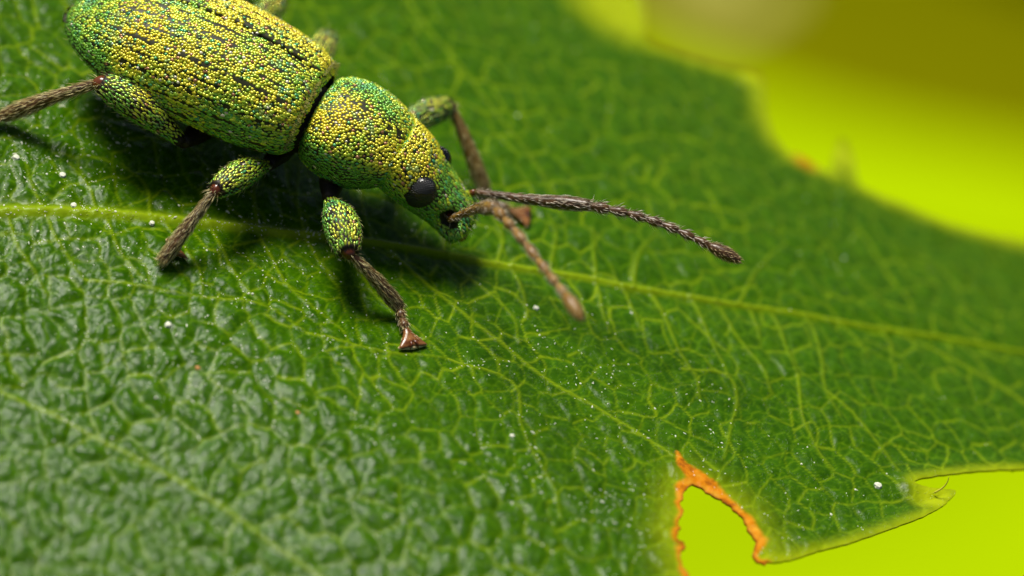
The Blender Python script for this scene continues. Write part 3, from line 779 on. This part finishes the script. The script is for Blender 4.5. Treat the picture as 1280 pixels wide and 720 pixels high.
gold = .80 - .46 * snout - .42 * side - .2 * np.clip((q[:, 1] - .0) / .3, 0, 1)
size = .0235 * (.75 + .5 * r.random(len(P))) * (1 - .15 * np.maximum(side, snout))
lng = np.maximum(side, .8 * snout)
add_scales('scales', head, P, N, np.tile(hx, (len(P), 1)), size, 1.05 + 1.1 * lng + .2 * r.random(len(P)), .62 - .22 * lng, scale_cols(P, N, gold, 502), .15, seed=53)
P, N = scatter(V, F, .055, lambda P, N: hmask(P, N) * np.where(hlocal(P)[:, 0] > .75, 1, .25), seed=54); q = hlocal(P); r = np.random.default_rng(6)
tipk = np.clip((q[:, 0] - .95) / .25, 0, 1)
add_setae('setae', head, P, N, np.tile(hx + [0, 0, -.3], (len(P), 1)), .06 + .07 * tipk, .0040, .95, np.where(r.random((len(P), 1)) < .6, YG * 1.1, np.array([.55, .50, .25])), seed=55)
# eyes: dark domes set with rows of tiny lenses
for s_, e in zip((-1, 1), EYEC):
    ax = np.array([[.98, .05, 0], [0, 1, 0], [0, 0, 1.0]])
    nlat, nlon = 18, 28; R = []
    sc3 = np.array([EYER * .98, EYER * .86, EYER * 1.18])
    for a in np.linspace(-np.pi / 2 + .05, np.pi / 2 - .05, nlat):
        b = np.linspace(0, 2 * np.pi, nlon, endpoint=False)
        R.append(np.stack([np.cos(a) * np.cos(b), np.full(nlon, np.sin(a)), np.cos(a) * np.sin(b)], 1))
    R = np.array(R); Vu = R * sc3
    Ve, Fe = close_rings(e + Vu @ HM); eo = make_obj('eye', Ve, Fe, M_EYE, weevil)
    n = 620; k = np.arange(n) + .5; ph = np.arccos(1 - 2 * k / n); gl = np.pi * (1 + 5 ** .5) * k
    D = np.stack([np.cos(gl) * np.sin(ph), np.cos(ph), np.sin(gl) * np.sin(ph)], 1); D = D[D[:, 1] * s_ > .05]
    Pf = e + (D * sc3) @ HM; Nf = (D / sc3) @ HM; Nf /= np.linalg.norm(Nf, axis=1)[:, None]
    f, sv = basis(Nf, np.tile([1., .2, .1], (len(Pf), 1))); rr = .0140
    VV = Pf[:, None] + rr * (SC_V[None, :, 0:1] * f[:, None] + SC_V[None, :, 1:2] * sv[:, None] + .40 * SC_V[None, :, 2:3] * Nf[:, None])
    fo = make_obj('facets', VV.reshape(-1, 3), (SC_F[None] + (np.arange(len(Pf)) * 25)[:, None, None]).reshape(-1, 3), M_EYE, eo); fo['kind'] = 'stuff'
# jaws
for s_ in (-1, 1):
    P = spline([hp((1.33, s_ * .15, -.12)), hp((1.43, s_ * .14, -.17)), hp((1.50, s_ * .05, -.19)), hp((1.52, s_ * -.01, -.19))], 10)
    v_, f_ = tube(P, np.linspace(.075, .02, 10), 10, .7); make_obj('mandible', v_, f_, M_RED, weevil)

# --- limbs
def limb_part(name, parent, pts, radii, mat, n=24, seg=16, flat=1.0):
    P = spline(pts, n) if len(pts) > 2 else np.linspace(pts[0], pts[1], n)
    rad = cr(np.linspace(0, 1, n), np.linspace(0, 1, len(radii)), radii)
    V, F = tube(P, np.maximum(rad, .006), seg, flat)
    return make_obj(name, V, F, mat, parent), V, F, P
def hairy(o, V, F, axis, spacing, length, lean, colA, colB, seed, radius=.0045, mask=None):
    P, N = scatter(V, F, spacing, mask, seed=seed, over=4); r = np.random.default_rng(seed)
    c = np.where(r.random((len(P), 1)) < .6, np.asarray(colA)[None], np.asarray(colB)[None]) * (.65 + .6 * r.random((len(P), 1)))
    return add_setae('setae', o, P, N, np.tile(axis / np.linalg.norm(axis), (len(P), 1)), np.full(len(P), length), radius, lean, c, seed=seed + 1)
HAIR_A = (.85, .74, .36); HAIR_B = (.50, .38, .14); HAIR_G = (.42, .44, .12)

def make_leg(coxa, trochanter, knee, tib_end, tarsus, fr, tr, seed, label, brown=M_BROWN):
    """coxa, thick femur, slim tibia, tarsus of four joints with lobed pad and two claws"""
    leg = empty('leg', (0, 0, 0), parent=weevil); leg['label'] = label
    limb_part('coxa', leg, [coxa + [0, 0, .18], coxa, trochanter], [.19, .17, .085], M_CUT, 14)
    ax = knee - trochanter; L = np.linalg.norm(ax)
    bow = np.array([0, 0, .07 * L])
    o, V, F, Pm = limb_part('femur', leg, [trochanter, trochanter + ax * .45 + bow, knee], [.075, fr * .56, fr * .86, fr, fr * .92, fr * .60], M_CUT, 30, 20, .92)
    def fm(P, N):
        t = ((P - trochanter) @ ax) / L ** 2; return np.where((t > .06) & (t < .985), 1, 0) * np.where(noise3(P, 7, seed) < .36, .4, 1)
    P, N = scatter(V, F, .036, fm, seed=seed, over=6); r = np.random.default_rng(seed)
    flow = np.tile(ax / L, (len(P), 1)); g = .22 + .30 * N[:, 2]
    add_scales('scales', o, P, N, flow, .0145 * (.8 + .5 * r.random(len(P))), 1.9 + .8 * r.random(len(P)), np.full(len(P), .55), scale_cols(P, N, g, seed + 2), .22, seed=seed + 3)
    hairy(o, V, F, ax, .046, .12, 1.15, HAIR_G, (.10, .07, .03), seed + 4, .0040, mask=fm)
    limb_part('knee_joint', leg, [knee - ax / L * .10, knee - ax / L * .02, knee + (tib_end - knee) * .07], [fr * .42, fr * .44, tr * .80], M_RED, 10, 14)
    tx = tib_end - knee; TL = np.linalg.norm(tx)
    o, V, F, Pm = limb_part('tibia', leg, [knee, knee + tx * .5 + [0, 0, .03], tib_end], [tr * .62, tr * .74, tr * .86, tr, tr * 1.12, tr * .9], brown, 26, 16)
    hairy(o, V, F, tx, .024, .15, 1.38, HAIR_A, HAIR_B, seed + 6, .0043)
    # spurs ring at the tibia end
    prev = tib_end; dirs = []
    nt = len(tarsus)
    for k, q in enumerate(tarsus):
        d = q - prev; pad = (k == nt - 1)
        if not pad:
            o, V, F, _ = limb_part('tarsal_joint', leg, [prev, prev + d * .5, q], [tr * .38, tr * .62, tr * .80, tr * .55], M_BROWN, 12, 12)
            hairy(o, V, F, d, .030, .085, 1.15, HAIR_A, HAIR_B, seed + 10 + k, .0045)
        else:
            # lobed pad: flares to a broad end with a pale brush sole
            dn = d / np.linalg.norm(d); sd_ = np.cross([0, 0, 1], dn); sd_ /= np.linalg.norm(sd_); upv = np.cross(dn, sd_)
            LL = np.linalg.norm(d); u = np.linspace(0, 1, 14)
            wv = np.interp(u, [0, .3, .75, .93, 1], [.035, .07, .165, .205, .17]); hv = np.interp(u, [0, .3, .7, 1], [.04, .05, .05, .03])
            a = np.linspace(0, 2 * np.pi, 20, endpoint=False)
            Rr = prev + (u * LL)[:, None, None] * dn + (np.cos(a) * wv[:, None])[..., None] * sd_ + (np.sin(a) * hv[:, None])[..., None] * upv
            Rr[-3:, :, :] -= (dn * .10 * LL) * (np.exp(-(np.cos(a) / .35) ** 2))[None, :, None]     # notch between lobes
            V, F = close_rings(Rr); o = make_obj('pad', V, F, M_PAD, leg)
            hairy(o, V, F, d, .034, .085, 1.2, HAIR_A, HAIR_B, seed + 20, .0045, mask=lambda P, N: (((P - prev) @ dn) < LL * .55) * 1.)
            rimp = [prev + dn * LL * (.98 - .07 * abs(c)) + sd_ * c * .20 - upv * .018 for c in np.linspace(-1, 1, 15)]
            v_, f_ = tube(np.array(rimp), np.interp(np.linspace(-1, 1, 15), [-1, 0, 1], [.020, .028, .020]), 8); make_obj('sole', v_, f_, M_CREAM, leg)
            for s_ in (-1, 1):
                c0 = prev + dn * LL * .72 + sd_ * s_ * tr * .3 + upv * tr * .35
                v_, f_ = tube(spline([c0, c0 + dn * LL * .22 + upv * .02 + sd_ * s_ * .02, c0 + dn * LL * .36 - upv * .03 + sd_ * s_ * .03], 8), np.linspace(.022, .006, 8), 8)
                make_obj('claw', v_, f_, M_RED, leg)
        prev = q
    return leg
up3 = lambda v, z: np.array([v[0], v[1], v[2] + z])
make_leg(Lp(415, 226, .72), Lp(412, 250, .68), Lp(436, 316, .70), Lfoot(499, 384, .14),
         [Lfoot(502, 398, .12), Lfoot(507, 411, .10), Lfoot(517, 434, .055)], .228, .082, 600, 'near front leg, planted ahead of the midrib with its pad spread')
make_leg(Lp(352, 186, .62), Lp(335, 206, .62), Lp(270, 237, .74), Lfoot(203, 326, .09),
         [Lfoot(205, 322, .07), Lfoot(212, 316, .06), Lfoot(222, 310, .05)], .188, .078, 640, 'near middle leg reaching back across the midrib')
make_leg(Lp(250, 162, .58), Lp(228, 178, .62), Lp(126, 103, 1.02), Lfoot(4, 145, .14),
         [Lfoot(-10, 152, .11), Lfoot(-24, 160, .09), Lfoot(-46, 172, .05)], .235, .086, 680, 'near hind leg stretched back to the left edge')
make_leg(Lp(478, 176, .72), Lp(492, 166, .72), Lp(563, 131, .95), Lfoot(606, 240, .10),
         [Lfoot(620, 254, .08), Lfoot(636, 263, .07), Lfoot(662, 271, .05)], .175, .084, 720, 'far front leg, brown and blurred, behind the head', M_AMBER)
make_leg(Lp(360, 130, .65), Lp(372, 118, .68), Lp(412, 43, 1.0), Lfoot(372, 92, .10),
         [Lfoot(366, 94, .08), Lfoot(360, 96, .07), Lfoot(348, 98, .05)], .180, .068, 760, 'far middle leg, only its knee showing past the wing cases')
make_leg(Lp(262, 96, .62), Lp(275, 85, .64), Lp(350, 1, 1.0), Lfoot(300, -25, .10),
         [Lfoot(290, -28, .08), Lfoot(280, -30, .07), Lfoot(262, -36, .05)], .180, .068, 800, 'far hind leg at the top edge, behind the wing cases')

def make_antenna(pts_scape, pts_fun, club_end, r0, seed, label, mat=M_BROWN):
    ant = empty('antenna', (0, 0, 0), parent=weevil); ant['label'] = label
    ax = pts_scape[-1] - pts_scape[0]
    o, V, F, _ = limb_part('scape', ant, pts_scape, [r0 * .42, r0 * .55, r0 * .66, r0 * .80, r0 * 1.05, r0 * .85], mat, 34, 14)
    hairy(o, V, F, ax, .027, .13, 1.40, (.75, .66, .50), (.40, .30, .20), seed, .0046)
    Pf = spline(pts_fun, 8)                        # seven joints
    for k in range(7):
        a, b = Pf[k], Pf[k + 1]; w = .80 - .02 * k if k else .9
        o, V, F, _ = limb_part('funicle_joint', ant, [a, a + (b - a) * .5, b + (b - a) * .04], [r0 * w * .45, r0 * w * .75, r0 * w, r0 * w * .62], mat, 12, 12)
        hairy(o, V, F, b - a, .030, .10, 1.15, (.75, .66, .50), (.36, .26, .17), seed + 3 + k, .0042)
    a = Pf[-1]; d = club_end - a
    o, V, F, _ = limb_part('club', ant, [a, a + d * .5, club_end], [r0 * .50, r0 * .86, r0 * 1.0, r0 * .98, r0 * .80, r0 * .40], mat, 20, 14)
    hairy(o, V, F, d, .024, .065, 1.0, (.70, .54, .26), (.30, .18, .08), seed + 15, .0042)
sl = hp(SCROBE[1] + [.05, -.08, .06]); sr = hp(SCROBE[0] + [.0, .07, .0])
make_antenna([Lz(594, 240, -.95), Lz(660, 249, -.72), Lz(737, 257, -.50)],
             [Lz(737, 257, -.50), Lz(790, 268, -.42), Lz(840, 285, -.36), Lz(886, 307, -.32)], Lz(925, 326, -.28), .083, 900, 'far antenna, sharp, stretched out to the right')
make_antenna([sr, Lz(596, 261, -.1), Lz(618, 260, .85)],
             [Lz(618, 260, .85), Lz(645, 290, 1.15), Lz(680, 335, 1.55), Lz(706, 368, 1.85)], Lz(727, 399, 2.1), .083, 940, 'near antenna, blurred, pointing down towards the viewer', M_AMBER)
for s_, end in ((-1, sr), (1, loc_of(atz(594, 240, -.95)))):
    v_, f_ = tube(spline([hp(SCROBE[0 if s_ < 0 else 1] + [-.02, -s_ * .16, 0]), (hp(SCROBE[0 if s_ < 0 else 1] + [.0, -s_ * .1, .0]) + end) / 2, end], 8), np.linspace(.05, .04, 8), 10)
    make_obj('antenna_socket', v_, f_, M_RED, weevil)

# ------------------------------------------------------------------ specks on the leaf
M_SPECK = plain('pale_dust_and_glint', (.55, .58, .40), (.82, .82, .68), .6, 20)
M_RUST = plain('rust_dust', (.45, .18, .04), (.60, .32, .10), .6, 20)
def speck_geo(r, seed):
    q = np.random.default_rng(seed); a = np.linspace(0, 2 * np.pi, 7, endpoint=False)
    j = lambda: 1 + .35 * (q.random(7) - .5)
    V = np.vstack([np.stack([np.cos(a) * j(), np.sin(a) * j(), -.2 + 0 * a], 1), np.stack([.75 * np.cos(a) * j(), .75 * np.sin(a) * j(), .4 * j()], 1), [[0, 0, .62]]]) * r
    F = [(k, (k + 1) % 7, 7 + (k + 1) % 7) for k in range(7)] + [(k, 7 + (k + 1) % 7, 7 + k) for k in range(7)] + [(7 + k, 7 + (k + 1) % 7, 14) for k in range(7)]
    return V, F
big = [(210, 406, .050, M_SPECK, 'white dust grain below the tip of the near middle leg'), (92, 257, .050, M_SPECK, 'white grain just above the midrib below the hind leg'),
       (190, 279, .042, M_SPECK, 'cream grain on the midrib left of the middle leg tip'), (247, 460, .042, M_RUST, 'rust coloured grain on the leaf low at left of centre'),
       (670, 385, .042, M_SPECK, 'white grain left of the blurred antenna tip'), (1097, 607, .060, M_SPECK, 'white grain beside the pointed leaf tooth'),
       (20, 197, .055, M_SPECK, 'white grain at the left edge under the hind leg'), (78, 219, .055, M_SPECK, 'white grain under the hind femur, above the midrib'),
       (372, 516, .036, M_RUST, 'rust coloured grain straight below the front knee'), (640, 545, .034, M_SPECK, 'white grain on the open leaf halfway from front foot to bite')]
for k, (px, py, r_, m_, lb) in enumerate(big):
    p = Lfoot(px, py, .0); w = ROT @ p + ORG; V, F = speck_geo(r_, k)
    o = make_obj('dust_grain', V, F, m_, smooth=False); o.location = tuple(w); tag(o, lb, 'grain', 'larger grains lying on the leaf')
inview = np.where((LX > -6.8) & (LX < 8.5) & (LY > -6.8) & (LY < 11) & (d_all > .05))[0]
wgt = (.12 + vein[inview] + .5 * fine[inview]) * np.clip(3.2 * fbm(LX[inview] * 1.3, LY[inview] * 1.3, 99, 3) - 1.1, .08, 2) * np.where(dmid[inview] < .1, .6, 1) * np.clip(1 - (.45 * LX[inview] + .89 * LY[inview] + .5) / 4, .03, 1); wgt = wgt / wgt.sum(); q = np.random.default_rng(77)
pick = q.choice(inview, 4200, replace=False, p=wgt); VV, FF = [], []; nvv = 0  # fine dust plus vein glints, the glints imitated by pale coloured flecks
for j in pick:
    V, F = speck_geo(.004 + .006 * q.random() + .012 * q.random() ** 14, int(j)); t_ = q.random() * 6.28; e_ = 1 + 1.6 * q.random() ** 2; c_, s_ = math.cos(t_), math.sin(t_)
    V = V * [e_, 1 / e_ ** .5, 1]; V = np.stack([V[:, 0] * c_ - V[:, 1] * s_, V[:, 0] * s_ + V[:, 1] * c_, V[:, 2]], 1); VV.append(V + LV[j]); FF += [tuple(i + nvv for i in f) for f in F]; nvv += len(V)
o = make_obj('dust', np.vstack(VV), FF, M_SPECK, smooth=False); tag(o, 'fine pale dust and pale flecks standing in for glints, scattered over the leaf surface', 'dust', kind='stuff')
